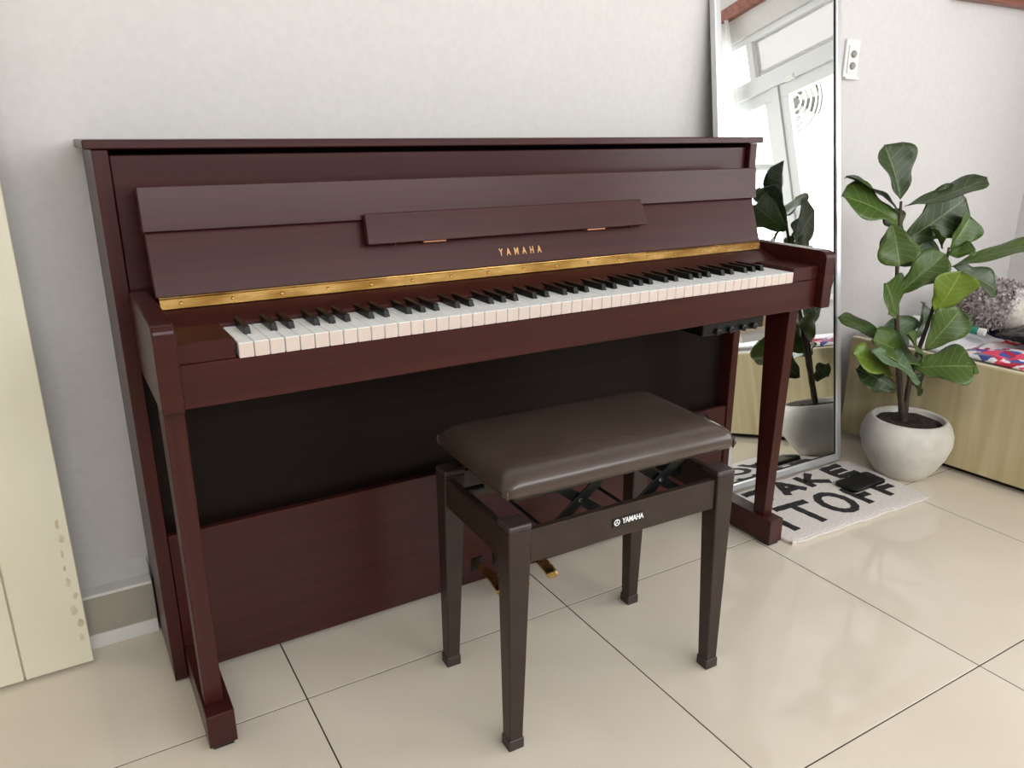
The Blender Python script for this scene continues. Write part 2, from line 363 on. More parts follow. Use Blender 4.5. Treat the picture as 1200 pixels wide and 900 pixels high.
# fallboard: lower leaf with a folded leaf lying over its top
fl = pp('fallboard', prism_x(bmesh.new(), [(0.184,0.787),(0.224,0.896),(0.240,0.893),(0.200,0.784)], -0.696, 0.696))
fu = pp('folded_leaf', prism_x(bmesh.new(), [(0.2105,0.890),(0.2185,0.962),(0.234,0.9615),(0.234,0.890)], -0.699, 0.699))
pp('fallboard_shelf', box(-0.696, 0.696, 0.2345, 0.283, 0.945, 0.955))
# strip under the hinge and hinge
pp('front_strip', prism_x(bmesh.new(), [(0.117,0.742),(0.117,0.7485),(0.171,0.7675),(0.205,0.7680),(0.205,0.742)], -0.6965, 0.6965))
hg = pp('brass_hinge', prism_x(bmesh.new(), [(0.1735,0.7683),(0.1715,0.7696),(0.1818,0.7846),(0.1838,0.7833)], -0.692, 0.692), 'brass', bevel=0.0005)
hy = -PO
kn = bmesh.new(); tube(kn, [(-0.692,0.1825-0.27,0.7855),(0.692,0.1825-0.27,0.7855)], 0.0024, 8)
finish('hinge_pin', kn, 'brass', hg, smooth=True)
sc0 = None
for k in range(17):
    x = -0.66 + k*0.0825
    if sc0 is None:
        sc0 = finish('screw', lathe(bmesh.new(), [(0.0034,0.0),(0.0030,0.0009),(0.0014,0.0016)], 10), 'steel', hg, smooth=True)
        sc0.data.materials[0] = MT['brass']; sc0.rotation_euler = (PI/2-0.60,0,0); sc0.location = (x, 0.1766-0.27, 0.7772)
    else: dup(sc0, hg, (x, 0.1766-0.27, 0.7772))
# lettering on the fallboard (same slope as the leaf)
slope = math.atan2(0.040, 0.109)
me = text_mesh('YAMAHA', 0.0205, 0.0003, 2.25, 0.68, 0.0004)
ty = 0.184 + (0.812-0.787)*0.040/0.109
tag(link_mesh('lettering', me, 'gold', piano, Matrix.Translation((0.003, ty-0.27-0.0006, 0.812)) @ Matrix.Rotation(PI/2-slope, 4, 'X')), 'gold lettering on the fallboard')
# music rest
mrp = [(0.182,0.848),(0.200,0.903),(0.214,0.898),(0.199,0.846)]
mr = bmesh.new()
vsA = [mr.verts.new((-0.329 if i in (0,3) else -0.327, y, z)) for i, (y,z) in enumerate(mrp)]
vsB = [mr.verts.new((0.334 if i in (0,3) else 0.322, y, z)) for i, (y,z) in enumerate(mrp)]
mr.faces.new(vsA); mr.faces.new(vsB[::-1])
for i in range(4): mr.faces.new((vsA[i], vsB[i], vsB[(i+1)%4], vsA[(i+1)%4]))
mrest = pp('music_rest', mr)
for x in (-0.19, 0.195):
    finish('hinge', box(x-0.024, x+0.024, 0.192-0.27, 0.206-0.27, 0.8435, 0.8472), 'copper', mrest, bevel=0.0005)
for x in (-0.275, 0.0, 0.285):
    finish('stop_pin', lathe(bmesh.new(), [(0.0025,-0.003),(0.0025,0.001)], 8, (x, 0.188-0.27, 0.846)), 'black', mrest)
# arms, keybed, slip, key blocks
def arm(s):
    x0, x1 = sorted((s*0.6975, s*0.729)); bm = bmesh.new()
    prof = [(-0.016,0.652),(-0.016,0.770)]
    for k in range(1,6):
        a = k*PI/12; prof.append((-0.016+0.014*(1-math.cos(a*1.2)), 0.770+0.014*math.sin(a*1.2)))
    prof += [(0.010,0.785),(0.269,0.787),(0.269,0.652)]
    return pp('arm', prism_x(bm, prof, x0, x1), 'veneer_h', bevel=0.002)
for s in (-1, 1): arm(s)
pp('key_slip', box(-0.697, 0.697, 0.003, 0.020, 0.650, 0.7185), bevel=0.002)
pp('keybed', box(-0.697, 0.697, 0.0205, 0.283, 0.653, 0.699), 'dark_gap', bevel=0.001)
for s in (-1, 1):
    x0, x1 = sorted((s*0.6145, s*0.697))
    pp('key_block', box(x0, x1, 0.004 if s < 0 else 0.004, 0.1165, 0.7190, 0.7505), bevel=0.0015)
pp('key_felt', box(-0.613, 0.613, 0.022, 0.204, 0.7, 0.7175), 'dark_gap', bevel=0)
KW = 0.0235
wk0 = None
for k in range(52):
    loc = (-0.611+KW*k-0, 0.0-PO.y, 0.7423)
    if wk0 is None:
        bm = box(0.0007, KW-0.0007, 0.0, 0.145, -0.0235, 0.0)
        wk0 = finish('white_key', bm, 'ivory', piano, bevel=0.0008); wk0.location = loc
        wk0.data.materials.append(MT['key_front'])
        for f in wk0.data.polygons:
            if f.normal.y < -0.3 and abs(f.normal.z) < 0.5: f.material_index = 1
    else: dup(wk0, piano, loc)
bk0 = None
shift = {1:-0.0022, 3:0.0022, 6:-0.003, 8:0.0, 10:0.003}
names = 'ABCDEFG'
for k in range(51):
    n = names[k % 7]
    if n in 'BE': continue
    sh = {'A':0.003,'C':-0.0022,'D':0.0022,'F':-0.003,'G':0.0}[n]
    loc = (-0.611+KW*(k+1)+sh, 0.050-PO.y, 0.7423)
    if bk0 is None:
        bm = bmesh.new()
        hexa(bm, [(-0.0058,0,-0.004),(0.0058,0,-0.004),(0.0058,0.095,-0.004),(-0.0058,0.095,-0.004)],
                 [(-0.0046,0.0065,0.0115),(0.0046,0.0065,0.0115),(0.0048,0.095,0.0125),(-0.0048,0.095,0.0125)])
        bk0 = finish('black_key', bm, 'black_key', piano, bevel=0.0009, seg=2); bk0.location = loc
    else: dup(bk0, piano, loc)
# knee boards
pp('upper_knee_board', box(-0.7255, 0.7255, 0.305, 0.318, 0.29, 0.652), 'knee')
pp('lower_knee_board', box(-0.7255, 0.7255, 0.274, 0.290, 0.012, 0.318), bevel=0.001)
# legs and feet
for s in (-1, 1):
    xa, xb = sorted((s*0.690, s*0.721))
    pp('leg', hexa(bmesh.new(), [(xa,0.076,0.0745),(xb,0.076,0.0745),(xb,0.112,0.0745),(xa,0.112,0.0745)],
                   [(xa,0.064,0.6525),(xb,0.064,0.6525),(xb,0.140,0.6525),(xa,0.140,0.6525)]), 'veneer_v')
    xa, xb = sorted((s*0.679, s*0.7265))
    ft = pp('foot_rail', box(xa, xb, 0.041, 0.2735, 0.008, 0.0742), 'veneer_h')
    finish('foot_pad', box(xa+0.006, xb-0.006, 0.046-0.27, 0.085-0.27, 0.0, 0.0085), 'rubber', ft, bevel=0.001)
    finish('foot_pad', box(xa+0.006, xb-0.006, 0.225-0.27, 0.262-0.27, 0.0, 0.0085), 'rubber', ft, bevel=0.001)
# pedals
for x in (-0.068, -0.010, 0.068):
    pts = [(0.274,0.064,0.0085),(0.25,0.067,0.009),(0.22,0.069,0.0115),(0.19,0.068,0.0135),(0.165,0.063,0.0145),(0.152,0.058,0.0143),(0.147,0.054,0.012)]
    rings = []
    for y, z, h in pts:
        rings.append([(x-h,y-0.27,z-0.007),(x+h,y-0.27,z-0.007),(x+h,y-0.27,z-0.0015),(x+h*0.6,y-0.27,z+0.001),(x-h*0.6,y-0.27,z+0.001),(x-h,y-0.27,z-0.0015)])
    p = finish('pedal', loft(bmesh.new(), rings), 'brass', piano, bevel=0)
    finish('pedal_slot', box(x-0.014, x+0.014, 0.2715-0.27, 0.2745-0.27, 0.045, 0.078), 'black', p)
# headphone box under the key bed
hb = pp('headphone_box', box(0.388, 0.580, 0.045, 0.135, 0.610, 0.6525), 'black', bevel=0.004, seg=2)
for x in (0.43, 0.47, 0.51, 0.545):
    kb = finish('jack', lathe(bmesh.new(), [(0.0075,0),(0.0075,0.008),(0.005,0.009)], 14), 'metal_dark', hb, smooth=False)
    kb.rotation_euler = (PI/2,0,0); kb.location = (x, 0.0455-0.27, 0.618)
    st = finish('screw', lathe(bmesh.new(), [(0.0022,0),(0.0014,0.0012)], 8), 'steel', hb); st.rotation_euler = (PI/2,0,0); st.location = (x+0.017, 0.045-0.27, 0.613)

# ================================================================== THE STOOL
ST = thing('piano_stool', 'brown metal adjustable piano stool with padded vinyl seat in front of the piano', 'stool', (-0.025,-0.089,0), -0.029)
HW, HD = 0.2435, 0.146
for sx in (-1, 1):
    for sy in (-1, 1):
        def q(w, ins, z):
            xo, yo = sx*(HW-ins), sy*(HD-ins); xi, yi = xo-sx*w, yo-sy*w
            xa, xb = sorted((xo,xi)); ya, yb = sorted((yo,yi)); return [(xa,ya,z),(xb,ya,z),(xb,yb,z),(xa,yb,z)]
        leg = finish('leg', hexa(bmesh.new(), q(0.0265,0.002,0.012), q(0.043,0.0,0.432)), 'stool', ST, bevel=0.002)
        finish('foot_cap', hexa(bmesh.new(), q(0.030,0.0,0.0), q(0.030,0.0003,0.022)), 'foot', leg, bevel=0.0015)
        b = q(0.0445,-0.0008,0.4322)
        bm = hexa(bmesh.new(), b, q(0.042,0.001,0.442)); finish('corner_cap', bm, 'cap', ST, bevel=0.003, seg=2)
for s in (-1, 1):
    ya, yb = sorted((s*(HD-0.006), s*(HD-0.020)))
    finish('apron', box(-HW+0.043, HW-0.043, ya, yb, 0.366, 0.426), 'stool', ST, bevel=0.0015)
    xa, xb = sorted((s*(HW-0.006), s*(HW-0.020)))
    finish('apron', box(xa, xb, -HD+0.043, HD-0.043, 0.366, 0.426), 'stool', ST, bevel=0.0015)
# seat cushion: rounded slab with a soft crown
rings = []
for ins, z, r in ((0.012,0.483,0.014),(0.003,0.486,0.018),(0.0,0.494,0.020),(0.0,0.503,0.022),(0.003,0.512,0.024),(0.009,0.519,0.026),(0.018,0.524,0.028),(0.034,0.5265,0.03),(0.07,0.5285,0.03),(0.11,0.5295,0.02)):
    rings.append([(x,y,z) for x, y in rrect(0.2435-ins, 0.1435-ins, r)])
seat = finish('seat', loft(bmesh.new(), rings), 'vinyl', ST, smooth=True)
seat.rotation_euler = (0,0,-0.012)
finish('seat_board', box(-0.222,0.222,-0.122,0.122,0.474,0.4835), 'metal_dark', ST)
for sx in (-1, 1):
    for sy in (-1, 1):
        cr = bmesh.new(); tube(cr, [(sx*0.2375, sy*0.1375, 0.485),(sx*0.2395,sy*0.1395,0.494),(sx*0.2385,sy*0.1385,0.504)], [0.0022,0.003,0.0015], 8)
        finish('corner_fold', cr, 'vinyl', seat, smooth=True)
# scissor lift
def flat_bar(p0, p1, w, t):
    """flat bar from p0 to p1 (in an x-z plane), width w, thickness t along y"""
    p0, p1 = Vector(p0), Vector(p1); d = (p1-p0).normalized(); n = Vector((-d.z,0,d.x))*w/2; y = Vector((0,t/2,0))
    return hexa(bmesh.new(), [tuple(p0-n-y),tuple(p0+n-y),tuple(p0+n+y),tuple(p0-n+y)], [tuple(p1-n-y),tuple(p1+n-y),tuple(p1+n+y),tuple(p1-n+y)])
for cx in (-0.070, 0.110):
    for cy in (-0.086, 0.086):
        finish('lift_arm', flat_bar((cx-0.062,cy-0.004,0.382),(cx+0.062,cy-0.004,0.474), 0.020, 0.004), 'metal_dark', ST, bevel=0.0006)
        finish('lift_arm', flat_bar((cx-0.062,cy+0.004,0.474),(cx+0.062,cy+0.004,0.382), 0.020, 0.004), 'metal_dark', ST, bevel=0.0006)
        pv = finish('pivot', lathe(bmesh.new(), [(0.0045,0),(0.0045,0.012),(0.003,0.014)], 12), 'steel', ST, smooth=False); pv.rotation_euler = (PI/2,0,0); pv.location = (cx, cy+0.006, 0.428)
for x in (-0.140, 0.036):
    bm = bmesh.new(); tube(bm, [(x,-0.125,0.388),(x,0.125,0.388)], 0.0035, 8); finish('cross_rod', bm, 'metal_dark', ST, smooth=True)
for s in (-1, 1):
    xa, xb = sorted((s*0.222, s*0.200)); finish('lift_rail', box(xa, xb, -0.02, 0.10, 0.385, 0.4), 'metal_dark', ST)
bm = bmesh.new(); tube(bm, [(-0.222,0.070,0.412),(-0.180,0.070,0.412)], 0.007, 12); finish('adjuster', bm, 'metal_dark', ST)
kb = finish('adjusting_knob', lathe(bmesh.new(), [(0.006,0),(0.006,0.010),(0.014,0.011),(0.015,0.018),(0.012,0.020)], 18), 'black', ST); kb.rotation_euler = (0,PI/2,0); kb.location = (HW-0.012,0.04,0.392)
# badge on the front apron
bd = finish('badge', box(-0.040,0.026,-0.0014,0.0,-0.0085,0.0085), 'black', ST, bevel=0.0006)
bd.location = (0.004, -HD+0.0058, 0.396)
me = text_mesh('YAMAHA', 0.0148, 0.0002, 0.95, 0.78, 0.0003)
tag(link_mesh('badge_lettering', me, 'ivory', bd, Matrix.Translation((0.0045,-0.0016,0.0)) @ Matrix.Rotation(PI/2,4,'X')), 'white lettering on the badge')
bm = bmesh.new(); n = 28
ri = [bm.verts.new((0.0047*math.cos(2*PI*i/n),-0.0002,0.0047*math.sin(2*PI*i/n))) for i in range(n)]
ro = [bm.verts.new((0.0062*math.cos(2*PI*i/n),-0.0002,0.0062*math.sin(2*PI*i/n))) for i in range(n)]
for i in range(n): bm.faces.new((ri[i],ri[(i+1)%n],ro[(i+1)%n],ro[i]))
for a in (PI/2, PI/2+2*PI/3, PI/2+4*PI/3):
    d = Vector((math.cos(a),0,math.sin(a))); e = Vector((-d.z,0,d.x))*0.0008
    bm.faces.new([bm.verts.new(v) for v in (-e*0.6+Vector((0,-.0002,0)), e*0.6+Vector((0,-.0002,0)), d*0.0048+e+Vector((0,-.0002,0)), d*0.0048-e+Vector((0,-.0002,0)))])
em = finish('emblem', bm, 'ivory', bd); em.location = (-0.030,-0.0014,0)

# ================================================================== MIRROR
LEAN = math.radians(8.5); MW, ML = 0.515, 1.45
mi = thing('standing_mirror', 'tall silver framed mirror leaning on the wall right of the piano', 'mirror', (1.318-MW/2, 0.308, 0.0135), 0.0)
mi.rotation_euler = (-LEAN, 0, math.radians(-0.5))
fw, ft_ = 0.024, 0.022
def rail(x0, x1, z0, z1, nm):
    o = finish(nm, box(x0, x1, 0.0, ft_, z0, z1), 'frame', mi, bevel=0.004, seg=2)
rail(-MW/2, -MW/2+fw, 0.0, ML, 'stile'); rail(MW/2-fw, MW/2, 0.0, ML, 'stile')
rail(-MW/2+fw, MW/2-fw, 0.0, fw, 'rail'); rail(-MW/2+fw, MW/2-fw, ML-fw, ML, 'rail')
gz = finish('mirror_glass', box(-MW/2+fw-0.002, MW/2-fw+0.002, 0.007, 0.011, fw-0.002, ML-fw+0.002), 'mirror', mi)
for (a,b,c,d) in ((-MW/2+fw-0.001,-MW/2+fw+0.0022,fw,ML-fw),(MW/2-fw-0.0022,MW/2-fw+0.001,fw,ML-fw),(-MW/2+fw,MW/2-fw,fw-0.001,fw+0.0022)):
    finish('gasket', box(a,b,0.0045,0.0072,c,d), 'dark_gap', mi)
finish('backing', box(-MW/2+0.006, MW/2-0.006, 0.0115, 0.019, 0.006, ML-0.006), 'grille', mi)

# ================================================================== SWITCH PLATE
sw = thing('switch_plate', 'white wall plate with two round buttons beside the mirror', 'switch', (1.427, BY, 1.262))
finish('plate', box(-0.033,0.033,-0.008,0.0,-0.058,0.060), 'white', sw, bevel=0.003, seg=2)
finish('inner_plate', box(-0.022,0.022,-0.012,-0.008,-0.040,0.042), 'white', sw, bevel=0.0015)
for z in (0.016, -0.018):
    b = finish('button', lathe(bmesh.new(), [(0.011,0),(0.011,0.004),(0.0085,0.007)], 18), 'grille', sw, smooth=False); b.rotation_euler = (PI/2,0,0); b.location = (-0.002,-0.012,z)
finish('lower_lip', box(-0.033,0.033,-0.018,-0.008,-0.058,-0.050), 'white', sw, bevel=0.001)

# ================================================================== BATH MAT
mt = thing('bath_mat', 'white tufted mat with black lettering on the tiles before the mirror', 'mat', (1.03, 0.15, 0))
def wob(t, a=0.004): return a*(math.sin(t*9.0)+0.6*math.sin(t*21+1.3))
out = []
cs = [(0.742,0.012),(1.315,-0.008),(1.335,0.300),(0.744,0.300)]
for i in range(4):
    p, q2 = Vector(cs[i]), Vector(cs[(i+1)%4]); nrm = Vector(((q2-p).y, -(q2-p).x)).normalized()
    for k in range(24):
        t = k/24; v = p.lerp(q2, t); edge = min(t, 1-t)*24
        v = v + nrm*wob(t*3+i*2, 0.0022) - nrm*(0.006*max(0, 1-edge/1.6))
        out.append((v.x-1.03, v.y-0.15))
def scaled(poly, d):
    n = len(poly); c = []
    for i in range(n):
        a, b = Vector(poly[i-1]), Vector(poly[(i+1)%n]); tng = (b-a).normalized(); c.append((poly[i][0]-tng.y*d, poly[i][1]+tng.x*d))
    return c
def inset(poly, d): return [(x*(1-d/0.30), y*(1-d/0.155)) for x, y in poly]
rings = [[(x,y,0.0005) for x, y in out], [(x,y,0.005) for x, y in inset(out,-0.002)], [(x,y,0.009) for x, y in out], [(x,y,0.0115) for x, y in inset(out,0.006)], [(x,y,0.0122) for x, y in inset(out,0.014)]]
bm = bmesh.new(); R = [[bm.verts.new(p) for p in rg] for rg in rings]; n_ = len(out); cv = bm.verts.new((0,0,0.0122))
for a, b in zip(R, R[1:]):
    for i in range(n_): bm.faces.new((a[i], a[(i+1)%n_], b[(i+1)%n_], b[i]))
for i in range(n_): bm.faces.new((R[-1][i], R[-1][(i+1)%n_], cv))
finish('pile', bm, 'mat_pile', mt)
bm = bmesh.new(); tube(bm, [(x,y,0.0075) for x, y in inset(out,-0.0005)]+[(*inset(out,-0.0005)[0],0.0075)], 0.0035, 6, cap=False); finish('bound_edge', bm, 'mat_pile', mt, smooth=True)
SW = 0.023
def stroke(bm, pts, w=SW, closed=False):
    """thick wobbling stroke of flat tufting in the plane of the mat"""
    P = []
    for a, b in zip(pts, pts[1:]+([pts[0]] if closed else [])):
        a, b = Vector(a), Vector(b); n = max(2, int((b-a).length/0.012))
        for k in range(n): P.append(a.lerp(b, k/n))
    if not closed: P.append(Vector(pts[-1]))
    L, R = [], []; N = len(P)
    for i, p in enumerate(P):
        a, b = (P[i-1], P[(i+1)%N]) if closed else (P[max(i-1,0)], P[min(i+1,N-1)])
        t = (b-a).normalized(); nn = Vector((-t.y,t.x)); ww = w/2*(1+0.10*math.sin(i*1.9+p.x*40))
        L.append(p+nn*ww); R.append(p-nn*ww)
    tl = [bm.verts.new((v.x-1.03,v.y-0.15,0.0138)) for v in L]; tr = [bm.verts.new((v.x-1.03,v.y-0.15,0.0138)) for v in R]
    bl = [bm.verts.new((v.x-1.03,v.y-0.15,0.011)) for v in L]; br = [bm.verts.new((v.x-1.03,v.y-0.15,0.011)) for v in R]
    for i in range(N if closed else N-1):
        j = (i+1)%N
        bm.faces.new((tl[i],tr[i],tr[j],tl[j])); bm.faces.new((tl[j],bl[j],bl[i],tl[i])); bm.faces.new((tr[i],br[i],br[j],tr[j]))
    if not closed:
        bm.faces.new((tl[0],bl[0],br[0],tr[0])); bm.faces.new((tl[-1],tr[-1],br[-1],bl[-1]))
def letter(name, strokes):
    bm = bmesh.new()
    for s in strokes: stroke(bm, s[0], closed=(len(s) > 1 and s[1]))
    finish(name, bm, 'mat_black', mt)
y0, y1 = 0.052, 0.160
letter('letter_i', [([(0.805,y0),(0.800,y1)],)])
letter('letter_t', [([(0.840,0.166),(0.965,0.158)],),([(0.905,0.150),(0.912,y0-0.004)],)])
letter('letter_o', [([(1.036+0.044*math.cos(a), 0.108+0.056*math.sin(a)) for a in [2*PI*i/20 for i in range(20)]], True)])
letter('letter_f', [([(1.125,y0),(1.121,y1-0.01),(1.185,y1-0.012)],),([(1.130,0.100),(1.172,0.100)],)])
letter('letter_f', [([(1.222,y0+0.002),(1.220,y1-0.012),(1.285,y1-0.014)],),([(1.228,0.102),(1.282,0.098)],)])
y2, y3 = 0.212, 0.286
letter('letter_t', [([(0.835,0.276),(0.925,0.278)],),([(0.880,0.268),(0.884,y2)],)])
letter('letter_a', [([(0.955,y2),(0.990,y3),(1.035,y2)],),([(0.975,0.236),(1.012,0.236)],)])
letter('letter_k', [([(1.068,y3),(1.072,y2)],),([(1.130,y3),(1.082,0.250),(1.145,y2)],)])
letter('letter_e', [([(1.272,0.280),(1.195,0.280),(1.197,0.218),(1.280,0.216)],),([(1.205,0.249),(1.260,0.249)],)])
ph = thing('phone', 'flat black phone lying on the white lettered mat', 'phone', (1.205, 0.152, 0.0142), 0.01)
finish('body', loft(bmesh.new(), [[(x,y,z) for x, y in rrect(0.076-i, 0.038-i, 0.012)] for i, z in ((0.002,0.0),(0.0,0.002),(0.0,0.009),(0.002,0.011))]), 'black', ph)
finish('camera_bump', loft(bmesh.new(), [[(x+0.055,y+0.012,z) for x, y in rrect(0.017-i, 0.017-i, 0.006)] for i, z in ((0.0,0.011),(0.0,0.0125),(0.001,0.0135))]), 'rubber', ph)

# ================================================================== POTTED PLANT
PC = Vector((1.420, 0.160, 0.0))
plant = thing('potted_plant', 'fiddle leaf fig in a round white pot beside the bed', 'potted plant', PC)
prof = [(0.070,0.0),(0.078,0.003),(0.100,0.035),(0.122,0.075),(0.134,0.115),(0.1335,0.145),(0.124,0.172),(0.112,0.187),(0.107,0.190),(0.102,0.189),(0.099,0.183),(0.099,0.160),(0.02,0.158)]
finish('pot', lathe(bmesh.new(), prof, 56), 'pot', plant, smooth=True)
bm = bmesh.new(); rs = []
random.seed(11)
for r in (0.0985, 0.085, 0.07, 0.055, 0.04, 0.025, 0.012):
    rs.append([(r*math.cos(2*PI*i/36), r*math.sin(2*PI*i/36), 0.172+0.008*(1-r/0.0985)+random.uniform(-0.003,0.003)) for i in range(36)])
finish('soil', loft(bm, rs), 'soil', plant, smooth=True)
D0 = (Vector((1.40,0.155,0.3))-CAM).dot(fwd)
def dep(px, py, off=0.0):
    """world point at pixel on the vertical plane through the pot axis facing the viewer, moved away by off"""
    n = Vector((math.sin(YAW), math.cos(YAW), 0)); d = fwd + rgt*((px-600)/FPX) + upv*((450-py)/FPX)
    t = ((PC-CAM).dot(n)+off)/d.dot(n); return CAM + d*t - PC
def stem_pts(lst): return [dep(*p) for p in lst]
def smooth_path(pts, sub=5):
    out = []
    for i in range(len(pts)-1):
        p0, p1, p2, p3 = pts[max(i-1,0)], pts[i], pts[i+1], pts[min(i+2,len(pts)-1)]
        for k in range(sub):
            t = k/sub; out.append(0.5*((2*p1)+(-p0+p2)*t+(2*p0-5*p1+4*p2-p3)*t*t+(-p0+3*p1-3*p2+p3)*t*t*t))
    return out+[pts[-1]]
def stem(lst, r0, r1):
    P = smooth_path(stem_pts(lst)); n = len(P); bm = bmesh.new()
    tube(bm, P, [r0+(r1-r0)*i/(n-1)+0.0006*math.sin(i*2.3) for i in range(n)], 9); finish('stem', bm, 'stem', plant, smooth=True)
stem([(1058,497),(1056,470),(1053,430),(1051,380),(1051,330),(1053,280),(1056,236)], 0.011, 0.004)
stem([(1060,497),(1063,465),(1070,430),(1082,395),(1094,360),(1106,320),(1112,290)], 0.009, 0.0035)
stem([(1057,480),(1052,455),(1040,440)], 0.004, 0.0025)
def leaf(base, tip, wpx, m='leaf_mid', boff=0.0, toff=0.0, face=(0,-0.35,1), fold=0.25, sag=0.12, wave=1.0):
    """one leaf from pixel base to pixel tip; width in metres; face = direction the upper side looks at"""
    B, Tp = dep(*base, boff), dep(*tip, toff); d = Tp-B; Ln = d.length; d.normalize()
    nrm = Vector(face); nrm = (nrm-d*nrm.dot(d)).normalized(); sdir = d.cross(nrm)
    bm = bmesh.new(); uvl = bm.loops.layers.uv.new('UVMap'); nu, nv = 16, 8; G = []; ph_ = random.random()*6
    for i in range(nu+1):
        t = i/nu
        w = (max(t,0)**0.62)*(1-t**4.2)**0.62*(0.74+0.36*t-0.16*math.exp(-((t-0.38)/0.14)**2))
        row = []
        for j in range(-nv//2, nv//2+1):
            v = j/(nv/2); s = v*w*wpx*1.9
            lift = abs(v)*w*wpx*1.9*fold - sag*Ln*(t-0.5)**2*1.6 + sag*Ln*0.4
            lift += 0.006*wave*math.sin(t*11+ph_+v*1.5)*abs(v)**1.5
            P = B + d*(t*Ln) + sdir*s + nrm*lift*(1 if t > 0 else 0)
            row.append((bm.verts.new(P), t, 0.5+0.5*v))
        G.append(row)
    for i in range(nu):
        for j in range(nv):
            q4 = (G[i][j], G[i+1][j], G[i+1][j+1], G[i][j+1])
            try: f = bm.faces.new([c[0] for c in q4])
            except ValueError: continue
            for lp, c in zip(f.loops, q4): lp[uvl].uv = (c[1], c[2])
    bmesh.ops.remove_doubles(bm, verts=[r[0] for r in G[0]], dist=1e-5)
    me = bpy.data.meshes.new('leaf'); bm.to_mesh(me); bm.free(); me.materials.append(MT[m])
    me.polygons.foreach_set('use_smooth', [True]*len(me.polygons))
    o = bpy.data.objects.new('leaf', me); col.objects.link(o); o.parent = plant
    so = o.modifiers.new('thickness', 'SOLIDIFY'); so.thickness = 0.0012
    return o
V = Vector((-0.49,-0.82,0.31))        # towards the viewer
random.seed(5)
LEAVES = [
 ((1055,234),(1036,170),0.050,'leaf_dark',0,0.03,(-0.2,-0.9,0.1),0.55,0.10),
 ((1056,252),(991,208),0.034,'leaf_dark',0,-0.03,(-0.1,-0.15,1),0.15,0.16),
 ((1053,262),(987,230),0.050,'leaf_mid',0,-0.05,(-0.45,-0.6,0.7),0.2,0.14),
 ((1046,262),(1054,312),0.045,'leaf_mid',-0.02,-0.07,(-0.7,-0.7,0.2),0.25,0.10),
 ((1044,262),(1040,298),0.026,'leaf_dark',0.03,0.03,(-0.5,-0.8,0.2),0.2,0.08),
 ((1059,242),(1157,209),0.044,'leaf_dark',0,0.0,(0,-0.25,1),0.12,-0.10),
 ((1058,284),(1132,232),0.064,'leaf_dark',0.02,0.06,(-0.3,-0.95,0.2),0.1,0.08),
 ((1112,292),(1137,254),0.042,'leaf_mid',0.01,0.04,(0.1,-0.9,0.4),0.45,0.05),
 ((1108,300),(1143,292),0.026,'leaf_mid',-0.01,-0.03,(0.1,-0.6,0.8),0.3,-0.10),
 ((1104,292),(1092,268),0.024,'leaf_mid',0,-0.01,(0.7,-0.5,0.3),0.4,0.05),
 ((1112,314),(1222,284),0.036,'leaf_mid',0,-0.03,(0.05,-0.35,1),0.1,0.05),
 ((1116,312),(1168,340),0.040,'leaf_dark',0.04,0.06,(0.1,-0.8,0.5),0.2,0.05),
 ((1096,366),(1126,318),0.062,'leaf_bright',-0.03,-0.07,(-0.25,-0.95,0.25),0.12,0.06),
 ((1084,410),(1126,362),0.046,'leaf_mid',-0.02,-0.03,(-0.6,-0.75,0.2),0.25,0.10),
 ((1053,344),(1108,298),0.040,'leaf_mid',-0.02,-0.04,(-0.6,-0.7,0.5),0.25,0.10),
 ((1055,312),(1090,276),0.044,'leaf_dark',0.02,0.04,(-0.3,-0.9,0.3),0.15,0.06),
 ((1056,276),(1040,246),0.030,'leaf_dark',0.02,0.05,(-0.3,-0.9,0.2),0.2,0.05),
 ((1050,372),(1038,332),0.066,'leaf_mid',-0.03,-0.06,(0.15,-0.95,0.3),0.22,0.04),
 ((1048,404),(983,371),0.026,'leaf_mid',0.03,0.05,(-0.2,-0.6,0.8),0.12,0.06),
 ((1056,412),(1050,370),0.048,'leaf_grey',0.02,0.04,(-0.3,-0.9,0.3),0.2,0.05),
 ((1072,398),(1081,354),0.030,'leaf_grey',0.01,0.05,(0.3,-0.9,0.2),0.5,0.05),
 ((1078,428),(1022,398),0.050,'leaf_mid',-0.02,-0.06,(-0.3,-0.6,0.8),0.2,0.10),
 ((1082,425),(1062,392),0.030,'leaf_mid',-0.03,-0.06,(0.5,-0.8,0.4),0.3,0.05),
 ((1020,412),(1073,440),0.056,'leaf_grey',-0.12,-0.09,(-0.1,-0.5,1),0.12,0.10),
 ((1046,440),(1000,416),0.040,'leaf_bright',-0.05,-0.12,(-0.3,-0.6,0.8),0.15,0.12),
 ((1050,458),(1004,432),0.046,'leaf_dark',-0.03,-0.06,(-0.3,-0.7,0.6),0.2,0.12),
 ((1070,432),(1141,430),0.064,'leaf_mid',-0.02,-0.07,(0.1,-0.7,0.7),0.10,0.10),
 ((1118,436),(1144,428),0.030,'leaf_mid',-0.02,-0.03,(0.4,-0.6,0.6),0.2,0.05),
 ((1062,440),(1080,456),0.030,'leaf_dark',0.02,0.04,(0,-0.8,0.5),0.2,0.05),
]
for L_ in LEAVES: leaf(*L_)

# ================================================================== BED
bed = thing('bed', 'low bed with pale laminate side board along the right', 'bed', (1.570, 0.0, 0.0), 0.08)
